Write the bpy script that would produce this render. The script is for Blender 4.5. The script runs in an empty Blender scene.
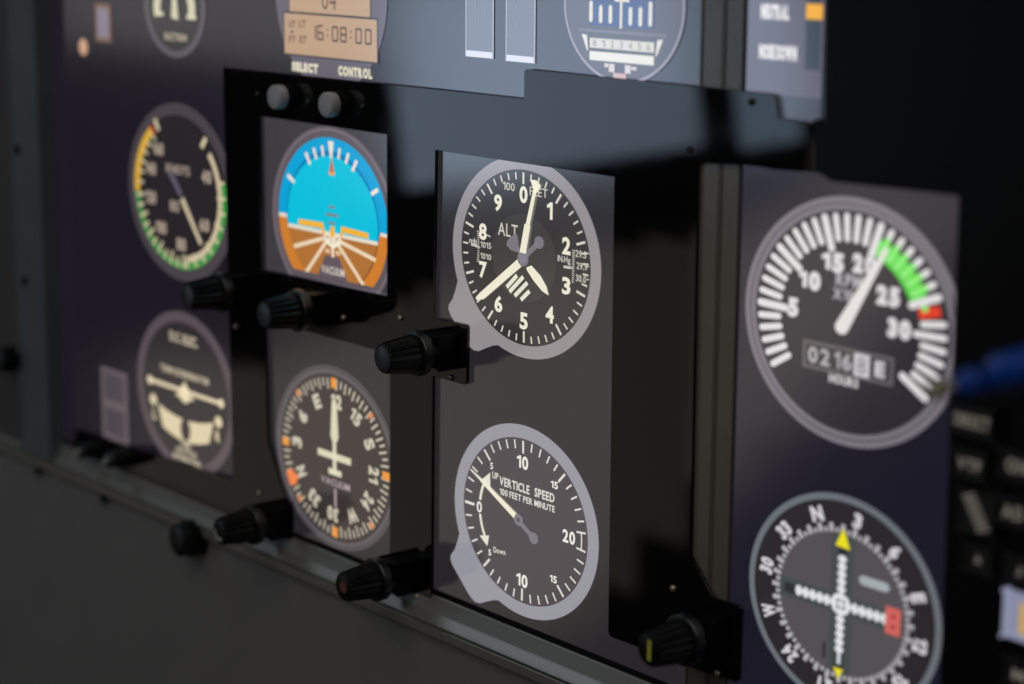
import bpy, bmesh, math, random
from mathutils import Vector, Matrix
random.seed(7)
SC = bpy.context.scene
COL = SC.collection
MM = 0.001
R_ = math.radians

# ------------------------------------------------------------------ camera
F = 2141.8611
CAM = (644.6935, -536.8640, 137.2107)                       # millimetres
ROT = ((0.6349065864, 0.7725571846, 0.0070016440),
       (-0.1587728599, 0.1216036055, 0.9797978067),
       (0.7560984099, -0.6231917519, 0.1998680438))
W, H = 1024, 684

def at(px, py, Y=0.0):
    """point (x, z) in mm on the vertical plane y = Y measured off the photograph"""
    a = ((px - 512) / F, -(py - 342) / F, -1.0)
    d = [sum(ROT[k][i] * a[k] for k in range(3)) for i in range(3)]
    t = (Y - CAM[1]) / d[1]
    return (CAM[0] + t * d[0], CAM[2] + t * d[2])

cam = bpy.data.objects.new('camera', bpy.data.cameras.new('camera'))
COL.objects.link(cam)
cam.matrix_world = Matrix(((ROT[0][0], ROT[1][0], ROT[2][0], CAM[0] * MM),
                           (ROT[0][1], ROT[1][1], ROT[2][1], CAM[1] * MM),
                           (ROT[0][2], ROT[1][2], ROT[2][2], CAM[2] * MM),
                           (0, 0, 0, 1)))
cam.data.sensor_width = 36
cam.data.lens = F / W * 36
cam.data.clip_start = 0.02
cam.data.clip_end = 50
cam.data.dof.use_dof = True
cam.data.dof.focus_distance = 0.853
cam.data.dof.aperture_fstop = 5.7
cam.data.dof.aperture_blades = 0
SC.camera = cam

# ------------------------------------------------------------------ tagging
def tag(o, label=None, cat=None, group=None, kind=None):
    if label: o['label'] = label
    if cat: o['category'] = cat
    if group: o['group'] = group
    if kind: o['kind'] = kind
    return o

def empty(name, x, y, z):
    o = bpy.data.objects.new(name, None)
    COL.objects.link(o)
    o.location = (x * MM, y * MM, z * MM)
    o.empty_display_size = 0.01
    return o

def thing(name, label, cat, x, y, z, group=None):
    return tag(empty(name, x, y, z), label, cat, group)

def link_bm(name, bm, mat, parent=None, smooth=False):
    bmesh.ops.recalc_face_normals(bm, faces=bm.faces)
    me = bpy.data.meshes.new(name)
    bm.to_mesh(me); bm.free()
    me.materials.append(mat)
    if smooth:
        me.polygons.foreach_set('use_smooth', [True] * len(me.polygons))
        try: me.set_sharp_from_angle(angle=R_(35))
        except Exception: pass
    o = bpy.data.objects.new(name, me)
    COL.objects.link(o)
    if parent is not None: o.parent = parent
    return o

# ------------------------------------------------------------------ materials
def lin(c):
    c = c / 255.0
    return c / 12.92 if c <= 0.04045 else ((c + 0.055) / 1.055) ** 2.4

MATS = {}
SCREEN_ROUGH = 0.12
def lit(rgb, grain=0.0, gscale=220.0):
    """a colour shown by the display: gives off light, behind the display's satin front"""
    key = ('lit', rgb, grain)
    if key in MATS: return MATS[key]
    m = bpy.data.materials.new('display_%02x%02x%02x' % rgb); m.use_nodes = True
    nt = m.node_tree; b = nt.nodes['Principled BSDF']
    b.inputs['Base Color'].default_value = (0.004, 0.004, 0.005, 1)
    b.inputs['Roughness'].default_value = SCREEN_ROUGH
    b.inputs['IOR'].default_value = 2.2
    col = tuple(lin(v) for v in rgb) + (1,)
    b.inputs['Emission Color'].default_value = col
    b.inputs['Emission Strength'].default_value = 1.0
    if grain:
        tc = nt.nodes.new('ShaderNodeTexCoord')
        n = nt.nodes.new('ShaderNodeTexNoise'); n.inputs['Scale'].default_value = gscale
        n.inputs['Detail'].default_value = 6
        n2 = nt.nodes.new('ShaderNodeTexNoise'); n2.inputs['Scale'].default_value = 14
        n2.inputs['Detail'].default_value = 3
        ad = nt.nodes.new('ShaderNodeMath'); ad.operation = 'ADD'
        mr = nt.nodes.new('ShaderNodeMapRange')
        mr.inputs['From Min'].default_value = 0.6; mr.inputs['From Max'].default_value = 1.4
        mr.inputs['To Min'].default_value = 1 - grain; mr.inputs['To Max'].default_value = 1 + grain
        nt.links.new(tc.outputs['Object'], n.inputs['Vector'])
        nt.links.new(tc.outputs['Object'], n2.inputs['Vector'])
        nt.links.new(n.outputs['Fac'], ad.inputs[0]); nt.links.new(n2.outputs['Fac'], ad.inputs[1])
        nt.links.new(ad.outputs[0], mr.inputs['Value'])
        nt.links.new(mr.outputs[0], b.inputs['Emission Strength'])
    MATS[key] = m
    return m

def mat(name, col, rough=0.4, metal=0.0, spec=0.5, bump=0.0, bscale=800.0, var=0.0, coat=0.0, rvar=0.0, stretch=None):
    if name in MATS: return MATS[name]
    m = bpy.data.materials.new(name); m.use_nodes = True
    nt = m.node_tree; b = nt.nodes['Principled BSDF']
    b.inputs['Base Color'].default_value = (*col, 1)
    b.inputs['Roughness'].default_value = rough
    b.inputs['Metallic'].default_value = metal
    b.inputs['Specular IOR Level'].default_value = spec
    if coat:
        b.inputs['Coat Weight'].default_value = coat
        b.inputs['Coat Roughness'].default_value = 0.08
    tc = nt.nodes.new('ShaderNodeTexCoord')
    mp = nt.nodes.new('ShaderNodeMapping')
    if stretch: mp.inputs['Scale'].default_value = stretch
    nt.links.new(tc.outputs['Object'], mp.inputs['Vector'])
    n = nt.nodes.new('ShaderNodeTexNoise'); n.inputs['Scale'].default_value = bscale
    n.inputs['Detail'].default_value = 5
    nt.links.new(mp.outputs[0], n.inputs['Vector'])
    if bump:
        bp = nt.nodes.new('ShaderNodeBump'); bp.inputs['Strength'].default_value = bump
        bp.inputs['Distance'].default_value = 0.0002
        nt.links.new(n.outputs['Fac'], bp.inputs['Height'])
        nt.links.new(bp.outputs[0], b.inputs['Normal'])
    if var:
        n2 = nt.nodes.new('ShaderNodeTexNoise'); n2.inputs['Scale'].default_value = 35
        n2.inputs['Detail'].default_value = 8
        nt.links.new(mp.outputs[0], n2.inputs['Vector'])
        cr = nt.nodes.new('ShaderNodeMapRange')
        cr.inputs['From Min'].default_value = 0.3; cr.inputs['From Max'].default_value = 0.7
        cr.inputs['To Min'].default_value = 1 - var; cr.inputs['To Max'].default_value = 1 + var
        mx = nt.nodes.new('ShaderNodeVectorMath'); mx.operation = 'SCALE'
        mx.inputs[0].default_value = col
        nt.links.new(n2.outputs['Fac'], cr.inputs['Value'])
        nt.links.new(cr.outputs[0], mx.inputs['Scale'])
        nt.links.new(mx.outputs[0], b.inputs['Base Color'])
    if rvar:
        n3 = nt.nodes.new('ShaderNodeTexNoise'); n3.inputs['Scale'].default_value = 60
        n3.inputs['Detail'].default_value = 8
        nt.links.new(mp.outputs[0], n3.inputs['Vector'])
        mr = nt.nodes.new('ShaderNodeMapRange')
        mr.inputs['From Min'].default_value = 0.3; mr.inputs['From Max'].default_value = 0.7
        mr.inputs['To Min'].default_value = max(0, rough - rvar); mr.inputs['To Max'].default_value = rough + rvar
        nt.links.new(n3.outputs['Fac'], mr.inputs['Value'])
        nt.links.new(mr.outputs[0], b.inputs['Roughness'])
    MATS[name] = m
    return m

M_board = mat('black_acrylic', (0.0035, 0.0033, 0.0032), rough=0.03, spec=0.5, rvar=0.015, var=0.15)
M_side = mat('black_plastic', (0.0016, 0.0016, 0.0017), rough=0.4, spec=0.2, bump=0.1)
M_bezel = mat('bezel_plastic', (0.12, 0.102, 0.08), rough=0.12, bump=0.2, bscale=2500, var=0.1)
M_gap = mat('gap_black', (0.002, 0.002, 0.002), rough=0.7, spec=0.2)
M_frame = mat('grey_frame_paint', (0.08, 0.092, 0.10), rough=0.5, bump=0.25, bscale=3000, var=0.12)
M_rail = mat('aluminium_rail', (0.30, 0.29, 0.275), rough=0.34, metal=0.6, bump=0.15, bscale=1500, var=0.12, stretch=(0.1, 1, 1))
M_lower = mat('grey_powder_coat', (0.15, 0.142, 0.136), rough=0.62, bump=0.5, bscale=3000, var=0.05)
M_knob = mat('knob_rubber', (0.0022, 0.0024, 0.003), rough=0.4, spec=0.26, bump=0.1)
M_cap = mat('knob_cap', (0.024, 0.029, 0.035), rough=0.38, spec=0.5, bump=0.15)
M_flange = mat('knob_flange', (0.006, 0.007, 0.008), rough=0.34, spec=0.4)
M_grey = mat('grey_knob', (0.34, 0.35, 0.36), rough=0.45, bump=0.2)
M_screw = mat('screw_metal', (0.42, 0.34, 0.24), rough=0.35, metal=0.7)
M_screwb = mat('screw_black', (0.01, 0.01, 0.01), rough=0.35)
M_brass = mat('brass_tip', (0.55, 0.50, 0.36), rough=0.4, metal=0.6)
M_blue = mat('blue_plastic', (0.002, 0.042, 0.27), rough=0.35, spec=0.5, coat=0.3)
M_white = mat('white_mark', (0.55, 0.55, 0.52), rough=0.5)
M_orange = mat('orange_mark', (0.13, 0.032, 0.012), rough=0.5)
M_yellow = mat('yellow_mark', (0.40, 0.42, 0.04), rough=0.5)
M_ink_glow = lit((104, 99, 90))  # glow put into key legends and slider ridges so they read brighter
M_hole = mat('hole_black', (0.001, 0.001, 0.001), rough=0.9, spec=0.0)

# ------------------------------------------------------------------ 2-D drawing
def curve_text(s, shear=0.0, off=0.0, space=1.0):
    cu = bpy.data.curves.new('txt', 'FONT')
    cu.body = s; cu.size = 1.0; cu.offset = off; cu.shear = shear
    cu.space_character = space
    cu.resolution_u = 3
    o = bpy.data.objects.new('txt', cu); COL.objects.link(o)
    dg = bpy.context.evaluated_depsgraph_get(); dg.update()
    me = bpy.data.meshes.new_from_object(o.evaluated_get(dg))
    vs = [(v.co.x, v.co.y) for v in me.vertices]
    fs = [tuple(p.vertices) for p in me.polygons]
    bpy.data.objects.remove(o); bpy.data.curves.remove(cu); bpy.data.meshes.remove(me)
    return vs, fs

TXT = {}
def compose(t, bold):
    """letters set one after another; the figure 1 gets a flag, I and O stay as the font draws them"""
    vs, fs, x = [], [], 0.0
    for ch in t:
        if ch == ' ': x += 0.26; continue
        key = (ch, bold)
        if key not in TXT:
            if ch == '1':
                k = 0.10 + bold * 1.6
                TXT[key] = ([(0.26, 0), (0.26 + k, 0), (0.26 + k, 0.70), (0.26 + 0.15 * k, 0.70), (0.07, 0.575), (0.07, 0.575 - 0.8 * k), (0.26, 0.60 - 0.62 * k)], [(0, 1, 2, 3, 4, 5, 6)])
            else: TXT[key] = curve_text(ch, 0.0, bold)
        cv, cf = TXT[key]
        x0 = min(v[0] for v in cv); x1 = max(v[0] for v in cv); n = len(vs)
        vs += [(v[0] - x0 + x, v[1]) for v in cv]; fs += [tuple(n + i for i in f) for f in cf]
        x += x1 - x0 + 0.085
    return vs, fs

class Buf:
    def __init__(s): s.v = []; s.f = []
    def poly(s, pts):
        n = len(s.v); s.v += list(pts); s.f.append(tuple(range(n, n + len(pts)))); return s
    def quadstrip(s, a, b):
        n = len(s.v); k = len(a); s.v += list(a) + list(b)
        for i in range(k - 1): s.f.append((n + i, n + i + 1, n + k + i + 1, n + k + i))
        return s
    def ring(s, r0, r1, a0=0.0, a1=360.0, c=(0, 0)):
        k = max(3, int(abs(a1 - a0) / 3) + 1)
        an = [R_(a0 + (a1 - a0) * i / k) for i in range(k + 1)]
        return s.quadstrip([(c[0] + r0 * math.sin(a), c[1] + r0 * math.cos(a)) for a in an],
                           [(c[0] + r1 * math.sin(a), c[1] + r1 * math.cos(a)) for a in an])
    def disc(s, r, c=(0, 0), n=72, ry=None):
        ry = ry or r
        return s.poly([(c[0] + r * math.sin(2 * math.pi * i / n), c[1] + ry * math.cos(2 * math.pi * i / n)) for i in range(n)])
    def rect(s, x0, y0, x1, y1): return s.poly([(x0, y0), (x1, y0), (x1, y1), (x0, y1)])
    def frame(s, x0, y0, x1, y1, t):
        s.rect(x0, y0, x1, y0 + t); s.rect(x0, y1 - t, x1, y1)
        s.rect(x0, y0 + t, x0 + t, y1 - t); return s.rect(x1 - t, y0 + t, x1, y1 - t)
    def bar(s, p, q, w, w2=None, rnd=False):
        w2 = w if w2 is None else w2
        dx, dy = q[0] - p[0], q[1] - p[1]; L = math.hypot(dx, dy); dx /= L; dy /= L; nx, ny = -dy, dx
        if not rnd:
            return s.poly([(p[0] + nx * w / 2, p[1] + ny * w / 2), (p[0] - nx * w / 2, p[1] - ny * w / 2),
                           (q[0] - nx * w2 / 2, q[1] - ny * w2 / 2), (q[0] + nx * w2 / 2, q[1] + ny * w2 / 2)])
        pts = []
        for i in range(7):
            a = math.pi / 2 + math.pi * i / 6
            pts.append((p[0] + (dx * math.cos(a) + nx * math.sin(a)) * w / 2, p[1] + (dy * math.cos(a) + ny * math.sin(a)) * w / 2))
        for i in range(7):
            a = -math.pi / 2 + math.pi * i / 6
            pts.append((q[0] + (dx * math.cos(a) + nx * math.sin(a)) * w2 / 2, q[1] + (dy * math.cos(a) + ny * math.sin(a)) * w2 / 2))
        return s.poly(pts)
    def tick(s, ang, r0, r1, w, rnd=False, w2=None):
        a = R_(ang); sn, cs = math.sin(a), math.cos(a)
        return s.bar((r0 * sn, r0 * cs), (r1 * sn, r1 * cs), w, w2, rnd)
    def text(s, t, x, y, h, w=None, rot=0.0, bold=0.012, wid=1.0, asp=1.0, space=1.0, shear=0.0):
        """text centred on (x, y); h = cap height, w = total width (or wid = stretch); rot clockwise degrees"""
        vs, fs = compose(t, bold)
        x0 = min(v[0] for v in vs); x1 = max(v[0] for v in vs); y0 = min(v[1] for v in vs); y1 = max(v[1] for v in vs)
        sy = h / (y1 - y0); sx = (w / (x1 - x0)) if w else sy * wid
        ca, sa = math.cos(R_(rot)), math.sin(R_(rot)); n = len(s.v)
        for vx, vy in vs:
            a = (vx - (x0 + x1) / 2) * sx; b = (vy - (y0 + y1) / 2) * sy
            s.v.append((x + (a * ca + b * sa), y + (-a * sa + b * ca)))
        for f in fs: s.f.append(tuple(n + i for i in f))
        return s

LAYER = 0.10
def draw(name, buf, m, parent, layer, sx=1.0, sz=1.0, label=None):
    me = bpy.data.meshes.new(name)
    y = -LAYER * layer
    me.from_pydata([(a * sx * MM, y * MM, b * sz * MM) for a, b in buf.v], [], buf.f)
    me.update()
    me.materials.append(m)
    o = bpy.data.objects.new(name, me); COL.objects.link(o); o.parent = parent
    if label: o['label'] = label
    return o

class Gauge:
    """an instrument shown on the display: Empty at its centre, flat lit parts in thin layers"""
    def __init__(g, name, label, cat, x, z, r, asp=1.1381, group=None):
        g.x, g.z, g.sx, g.sz = x, z, r * asp, r
        g.o = thing(name, label, cat, x, -0.3, z, group)
    def loc(g, px, py):
        x, z = at(px, py); return ((x - g.x) / g.sx, (z - g.z) / g.sz)
    def part(g, name, rgb, layer, buf, parent=None, label=None, grain=0.0):
        return draw(name, buf, lit(rgb, grain), parent or g.o, layer, g.sx, g.sz, label)

GRP = 'round instruments shown on the cockpit displays'

# ================================================================== altimeter
g = Gauge('altimeter', 'round altimeter gauge marked ALT with pale ring, three cream hands and numerals 0 to 9', 'gauge', 0.9, 0.2, 40.3, group=GRP)
RIM = (146, 140, 143)
b = Buf().ring(0.86, 1.0)
def nub(buf):
    pts = []
    raw = [(-0.925, -0.36), (-0.955, -0.46), (-1.00, -0.57), (-1.055, -0.64), (-1.063, -0.69), (-1.03, -0.75),
           (-0.80, -0.985), (-0.745, -1.03), (-0.69, -1.055), (-0.62, -1.05), (-0.52, -1.0), (-0.42, -0.955), (-0.34, -0.935)]
    inner = [(0.93 * math.sin(R_(a)), 0.93 * math.cos(R_(a))) for a in range(200, 250, 6)]
    return buf.poly(raw + inner)
g.part('bezel_ring', RIM, 1, b)
nb = g.part('knob_lug', RIM, 1.5, nub(Buf()))
g.part('dial_face', (52, 48, 49), 2, Buf().disc(0.872))
g.part('dial_centre', (62, 59, 57), 3, Buf().disc(0.435, n=60))
b = Buf()
for i in range(50):
    a = i * 7.2 - 0.8
    if i % 5 == 0: b.tick(a, 0.73, 0.845, 0.024)
    else: b.tick(a, 0.775, 0.845, 0.017)
g.part('tick_marks', (214, 210, 196), 3, b)
b = Buf()
for i in range(10):
    a = R_(i * 36 - 0.8); b.text(str(i), 0.592 * math.sin(a), 0.628 * math.cos(a), 0.17, w=0.072 if i == 1 else 0.108, bold=0.036)
g.part('numerals', (232, 228, 208), 3, b)
b = Buf().text('ALT', -0.215, 0.25, 0.13, w=0.27, bold=0.005)
b.text('100', -0.205, 0.685, 0.08, w=0.16, bold=0.005).text('FEET', 0.195, 0.675, 0.085, w=0.235, bold=0.0)
b.text('IN.Hg', 0.535, 0.06, 0.08, w=0.165, bold=0.01)
g.part('lettering', (205, 200, 188), 4, b)
b = Buf()
b.text('29.5', 0.75, 0.15, 0.068, w=0.135, bold=0.02).text('29.9', 0.765, 0.035, 0.068, w=0.135, bold=0.02).text('30.0', 0.755, -0.085, 0.068, w=0.13, bold=0.02)
left = Buf()
left.text('1015', -0.52, 0.055, 0.062, w=0.15, bold=0.015).text('1010', -0.52, -0.06, 0.062, w=0.15, bold=0.015)
left.text('mb', -0.70, 0.075, 0.06, w=0.11, bold=0.02)
left.rect(-0.73, 0.02, -0.665, 0.045); b.rect(0.53, -0.015, 0.60, 0.01)
left.bar((-0.665, 0.032), (-0.60, 0.02), 0.035, 0.008); b.bar((0.60, 0.0), (0.655, 0.0), 0.03, 0.006)
for i in range(15):
    z = -0.13 + i * 0.022
    left.rect(-0.632 - 0.002 * abs(i - 7), z, -0.612, z + 0.009)
    b.rect(0.640, z - 0.01, 0.662 + 0.001 * i, z)
for z in (0.165, 0.04, -0.085): b.rect(0.83, z, 0.855, z + 0.012)
left.bar((-0.505, 0.160), (-0.455, 0.150), 0.014)
g.part('pressure_scale', (196, 192, 180), 4, left, label='millibar scale on the left side of the dial')
g.part('pressure_scale', (196, 192, 180), 4, b)
# hatched low-altitude sector
h = Buf()
for p, q in (((-0.225, -0.325), (-0.085, -0.185)), ((-0.185, -0.365), (0.0, -0.185)), ((-0.115, -0.395), (0.055, -0.235)), ((-0.03, -0.42), (0.085, -0.315))): h.bar(p, q, 0.042)
g.part('hatched_flag', (226, 224, 205), 4, h)
GREY = (121, 116, 124)
cw = Buf()
cw.poly([(-0.03, 0.0), (-0.07, 0.05), (-0.16, 0.055), (-0.225, 0.10), (-0.21, 0.15), (-0.145, 0.205), (-0.10, 0.235), (-0.075, 0.21), (-0.06, 0.12), (0.0, 0.03)])
cw.bar((0.0, 0.0), (0.20, 0.175), 0.055).disc(0.062, (0.215, 0.188), 28).disc(0.075, (0, -0.005), 32)
CREAM = (236, 231, 208)
n3 = Buf().poly([(0.045, -0.085), (0.11, -0.055), (0.235, -0.14), (0.315, -0.235), (0.342, -0.315), (0.255, -0.285), (0.14, -0.20), (0.05, -0.11)])
g.part('ten_thousand_hand', CREAM, 5, n3)
n2 = Buf().bar((-0.05, -0.055), (-0.575, -0.475), 0.085, 0.078).poly([(-0.555, -0.50), (-0.60, -0.445), (-0.655, -0.50), (-0.64, -0.525)])
g.part('short_hand', CREAM, 6, n2)
g.part('counterweight', GREY, 7, cw)
a = R_(12.3); sa, ca = math.sin(a), math.cos(a)
n1 = Buf()
n1.poly([(-0.042, 0.055), (0.042, 0.05), (0.10, 0.335), (0.022, 0.348)])
n1.poly([(0.038, 0.345), (0.09, 0.335), (0.185, 0.72), (0.142, 0.725)])
n1.poly([(0.095, 0.79), (0.175, 0.79), (0.235, 0.745), (0.21, 0.70), (0.163, 0.655), (0.135, 0.70), (0.115, 0.74)])
g.part('long_hand', CREAM, 8, n1)
g.part('hub', (132, 126, 138), 9, Buf().disc(0.045, (0, -0.003), 28))

# ================================================================== vertical speed
g = Gauge('vertical_speed_indicator', 'round gauge lettered VERTICLE SPEED with pale lavender ring and one cream needle', 'gauge', 2.2, -107.9, 40.1, group=GRP)
RIM = (147, 147, 155)
g.part('bezel_ring', RIM, 1, Buf().ring(0.85, 1.0))
g.part('knob_lug', RIM, 1.5, nub(Buf()))
g.part('dial_face', (72, 67, 72), 2, Buf().disc(0.862))
b = Buf()
for sgn in (1, -1):
    for k in range(0, 21):
        if k == 0 and sgn < 0: continue
        if k <= 5: a = -90 + k * 9.6
        elif k <= 10: a = -42 + (k - 5) * 8.2
        else: a = -1 + (k - 10) * 8.45
        if k == 20: continue
        if sgn < 0: a = 180 - a
        b.tick(a, 0.71 if k % 5 == 0 else 0.75, 0.84, 0.025 if k % 5 == 0 else 0.018)
b.tick(-90 + 0.5, 0.70, 0.84, 0.02)
b.tick(83.2, 0.72, 0.84, 0.020).tick(96.2, 0.72, 0.84, 0.020)
b.ring(0.775, 0.79, 83.2, 96.2)
g.part('tick_marks', (216, 214, 206), 3, b)
b = Buf()
b.text('10', -0.02, 0.615, 0.14, w=0.155, bold=0.03).text('10', -0.015, -0.625, 0.14, w=0.155, bold=0.03)
b.text('20', 0.615, 0.005, 0.135, w=0.165, bold=0.03).text('0', -0.63, -0.005, 0.12, w=0.075, bold=0.02)
b.text('15', 0.415, 0.487, 0.075, w=0.095, bold=0.03).text('15', 0.415, -0.487, 0.075, w=0.095, bold=0.03)
b.text('5', -0.455, 0.475, 0.07, w=0.04, bold=0.02).text('5', -0.475, -0.455, 0.065, w=0.04, bold=0.02)
g.part('numerals', (232, 231, 222), 3, b)
b = Buf()
b.text('VERTICLE', -0.13, 0.35, 0.095, w=0.42, bold=0.03).text('SPEED', 0.285, 0.35, 0.095, w=0.27, bold=0.03)
b.text('100 FEET PER MINUTE', 0.045, 0.238, 0.07, w=0.76, bold=0.02)
b.text('UP', -0.40, 0.385, 0.07, w=0.085, bold=0.02).text('Down', -0.335, -0.40, 0.06, w=0.17, bold=0.015, rot=-5)
g.part('lettering', (216, 214, 204), 4, b)
b = Buf().ring(0.605, 0.635, -83, -62).ring(0.605, 0.635, -118, -97)
b.poly([(-0.59, 0.30), (-0.475, 0.40), (-0.47, 0.225)]).poly([(-0.62, -0.31), (-0.51, -0.395), (-0.485, -0.275)])
g.part('rate_arrows', (226, 224, 208), 4, b)
n = Buf().bar((-0.11, 0.035), (-0.60, 0.295), 0.070, 0.040).bar((-0.60, 0.295), (-0.755, 0.37), 0.028, 0.014)
g.part('needle', CREAM, 6, n)
g.part('counterweight', GREY, 7, Buf().bar((-0.07, 0.005), (0.14, -0.125), 0.055).disc(0.062, (0.15, -0.13), 28).disc(0.062, (-0.06, 0.005), 28))
g.part('hub', (82, 78, 86), 8, Buf().disc(0.024, (-0.06, 0.005), 20))

# ================================================================== heading indicator
g = Gauge('heading_indicator', 'round heading dial with compass letters, orange marks and small aeroplane symbol pointing to 12', 'gauge', -131.8, -108.85, 42.45, group=GRP)
g.part('bezel_ring', (78, 73, 77), 1, Buf().ring(0.90, 1.0))
g.part('bezel_line', (100, 94, 100), 2, Buf().ring(0.925, 0.945))
g.part('dial_face', (56, 50, 49), 2, Buf().disc(0.905))
b = Buf()
for i in range(72):
    b.tick(i * 5 + 2.5 + 0.5, 0.80 - (0.055 if i % 2 == 0 else 0.02), 0.865, 0.024)
g.part('tick_marks', (188, 180, 160), 3, b)
b = Buf()
for t, a in zip(['12', '15', 'S', '21', '24', 'W', '30', '33', 'N', '3', '6', 'E'], range(2, 362, 30)):
    an = R_(a + 1.5); w = {1: 0.115, 2: 0.175}[len(t)]
    if t == 'W': w = 0.16
    b.text(t, 0.628 * math.sin(an), 0.628 * math.cos(an), 0.16, w=w, rot=a + 1.5, bold=0.055)
g.part('compass_letters', (202, 195, 174), 3, b)
b = Buf()
for a in (0, 90, 180, 270): b.tick(a, 0.765, 0.875, 0.085)
g.part('cardinal_marks', (232, 148, 52), 4, b)
b = Buf()
for a in (45, 135, -45, -135): b.tick(a, 0.80, 0.875, 0.05)
g.part('diagonal_marks', (210, 130, 82), 4, b)
g.part('heading_bug', (236, 128, 66), 5, Buf().tick(-118, 0.76, 0.88, 0.17).poly([(-0.665, -0.30), (-0.60, -0.37), (-0.69, -0.43)]))
b = Buf().poly([(0.0, 0.66), (0.045, 0.62), (0.07, 0.24), (0.05, 0.19), (-0.035, 0.19), (-0.055, 0.24), (-0.03, 0.62)])
b.bar((0.005, 0.20), (0.005, -0.17), 0.055).rect(-0.27, -0.02, 0.27, 0.055).rect(-0.095, -0.19, 0.115, -0.125)
g.part('aeroplane_symbol', (214, 210, 180), 5, b)
g.part('lettering', (176, 158, 160), 4, Buf().text('VACUUM', 0.012, -0.275, 0.075, w=0.47, bold=0.02).bar((0.01, -0.34), (0.01, -0.54), 0.03))

# ================================================================== attitude indicator
g = Gauge('attitude_indicator', 'attitude indicator with bright blue sky, brown ground and yellow wing bars in a square opening', 'gauge', -132.2, -0.7, 42.1, group=GRP)
g.part('backplate', (60, 57, 60), 0.7, Buf().rect(-1.12, -1.02, 1.12, 1.02), grain=0.08)
g.part('bezel_ring', (94, 86, 91), 1, Buf().ring(0.885, 1.0))
g.part('bezel_line', (122, 108, 118), 2, Buf().ring(0.955, 0.975))
g.part('dial_face', (78, 69, 76), 1.4, Buf().disc(0.89))
def seg(r, z0, z1, xc=0.0, n=60):
    pts = []
    for i in range(n + 1):
        z = z0 + (z1 - z0) * i / n; pts.append((math.sqrt(max(0, r * r - z * z)), z))
    return pts + [(-x, z) for x, z in reversed(pts)]
g.part('sky_ring', (0, 160, 212), 2.0, Buf().poly(seg(0.885, -0.03, 0.885)))
g.part('ground_ring', (206, 124, 44), 2.0, Buf().poly(seg(0.885, -0.60, -0.05)))
g.part('ring_horizon_line', (226, 214, 200), 2.4, Buf().poly([(-0.885, -0.055), (-0.73, -0.055), (-0.73, -0.015), (-0.885, -0.015)]).poly([(0.885, -0.055), (0.76, -0.055), (0.76, -0.015), (0.885, -0.015)]))
inn = seg(0.73, -0.13, 0.70)
g.part('sky_rim', (0, 126, 182), 2.8, Buf().poly(seg(0.745, -0.13, 0.742)))
g.part('sky_disc', (0, 190, 218), 3.2, Buf().poly([(x * 1.0, z * 0.95 - 0.0) for x, z in seg(0.725, -0.13, 0.722)]))
g.part('ground_disc', (176, 112, 52), 3.2, Buf().poly(seg(0.738, -0.62, -0.14)))
g.part('ground_rim', (120, 72, 34), 3.4, Buf().ring(0.732, 0.748, 101, 148))
g.part('horizon_line', (228, 218, 198), 3.6, Buf().rect(-0.725, -0.155, 0.725, -0.115))
rw = Buf()
for p, q in (((-0.14, -0.20), (-0.63, -0.355)), ((-0.10, -0.24), (-0.43, -0.61)), ((0.11, -0.24), (0.50, -0.60)), ((0.15, -0.20), (0.69, -0.31))):
    rw.bar(p, q, 0.045)
g.part('perspective_lines', (234, 212, 180), 4.0, rw)
b = Buf()
for aa, w, r0, r1 in ((-31, .040, .66, .80), (-20.5, .036, .675, .80), (-10.3, .034, .685, .80), (10.3, .034, .685, .80), (20.5, .036, .68, .80), (30.8, .040, .665, .80), (60, .045, .73, .85), (-60.5, .045, .70, .83)):
    b.tick(aa, r0, r1, w)
b.poly([(-0.045, 0.845), (0.045, 0.845), (0.02, 0.66), (-0.01, 0.66)])
g.part('bank_marks', (232, 226, 214), 4.4, b)
g.part('bank_pointer', (190, 118, 96), 4.8, Buf().poly([(0.015, 0.68), (0.06, 0.52), (-0.03, 0.52)]))
g.part('pointer_base', (236, 160, 60), 5, Buf().rect(-0.028, 0.49, 0.058, 0.525))
g.part('pitch_marks', (120, 128, 130), 4.4, Buf().rect(-0.045, 0.14, 0.06, 0.165).rect(-0.09, 0.055, 0.11, 0.085).rect(-0.045, -0.03, 0.06, -0.005))
g.part('wing_bars', (240, 178, 48), 5, Buf().poly([(-0.545, -0.045), (-0.14, -0.03), (-0.10, -0.155), (-0.145, -0.155), (-0.165, -0.095), (-0.545, -0.105)]).poly([(0.16, -0.03), (0.585, -0.045), (0.585, -0.105), (0.195, -0.095), (0.175, -0.15), (0.14, -0.15)]).rect(-0.02, -0.16, 0.05, -0.05))
g.part('centre_symbol', (232, 222, 200), 5.2, Buf().ring(0.075, 0.12, 100, 260, (0.02, -0.16)).ring(0.03, 0.06, 0, 360, (-0.07, -0.19)).ring(0.03, 0.06, 0, 360, (0.10, -0.19)).rect(0.0, -0.38, 0.04, -0.16))
g.part('pedestal', (98, 86, 94), 4.6, Buf().poly([(-0.105, -0.37), (0.125, -0.37), (0.26, -0.62), (-0.24, -0.62)]))
g.part('symbol_feet', (222, 190, 150), 5.3, Buf().rect(-0.10, -0.345, -0.03, -0.30).rect(0.07, -0.345, 0.14, -0.30))
g.part('lettering', (206, 196, 186), 5.6, Buf().text('VACUUM', 0.02, -0.525, 0.085, w=0.37, bold=0.03))
g.part('lower_bezel', (92, 82, 90), 5.8, Buf().poly([(-0.66, -0.60), (0.66, -0.60), (0.55, -0.80), (-0.55, -0.80)]))

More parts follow.
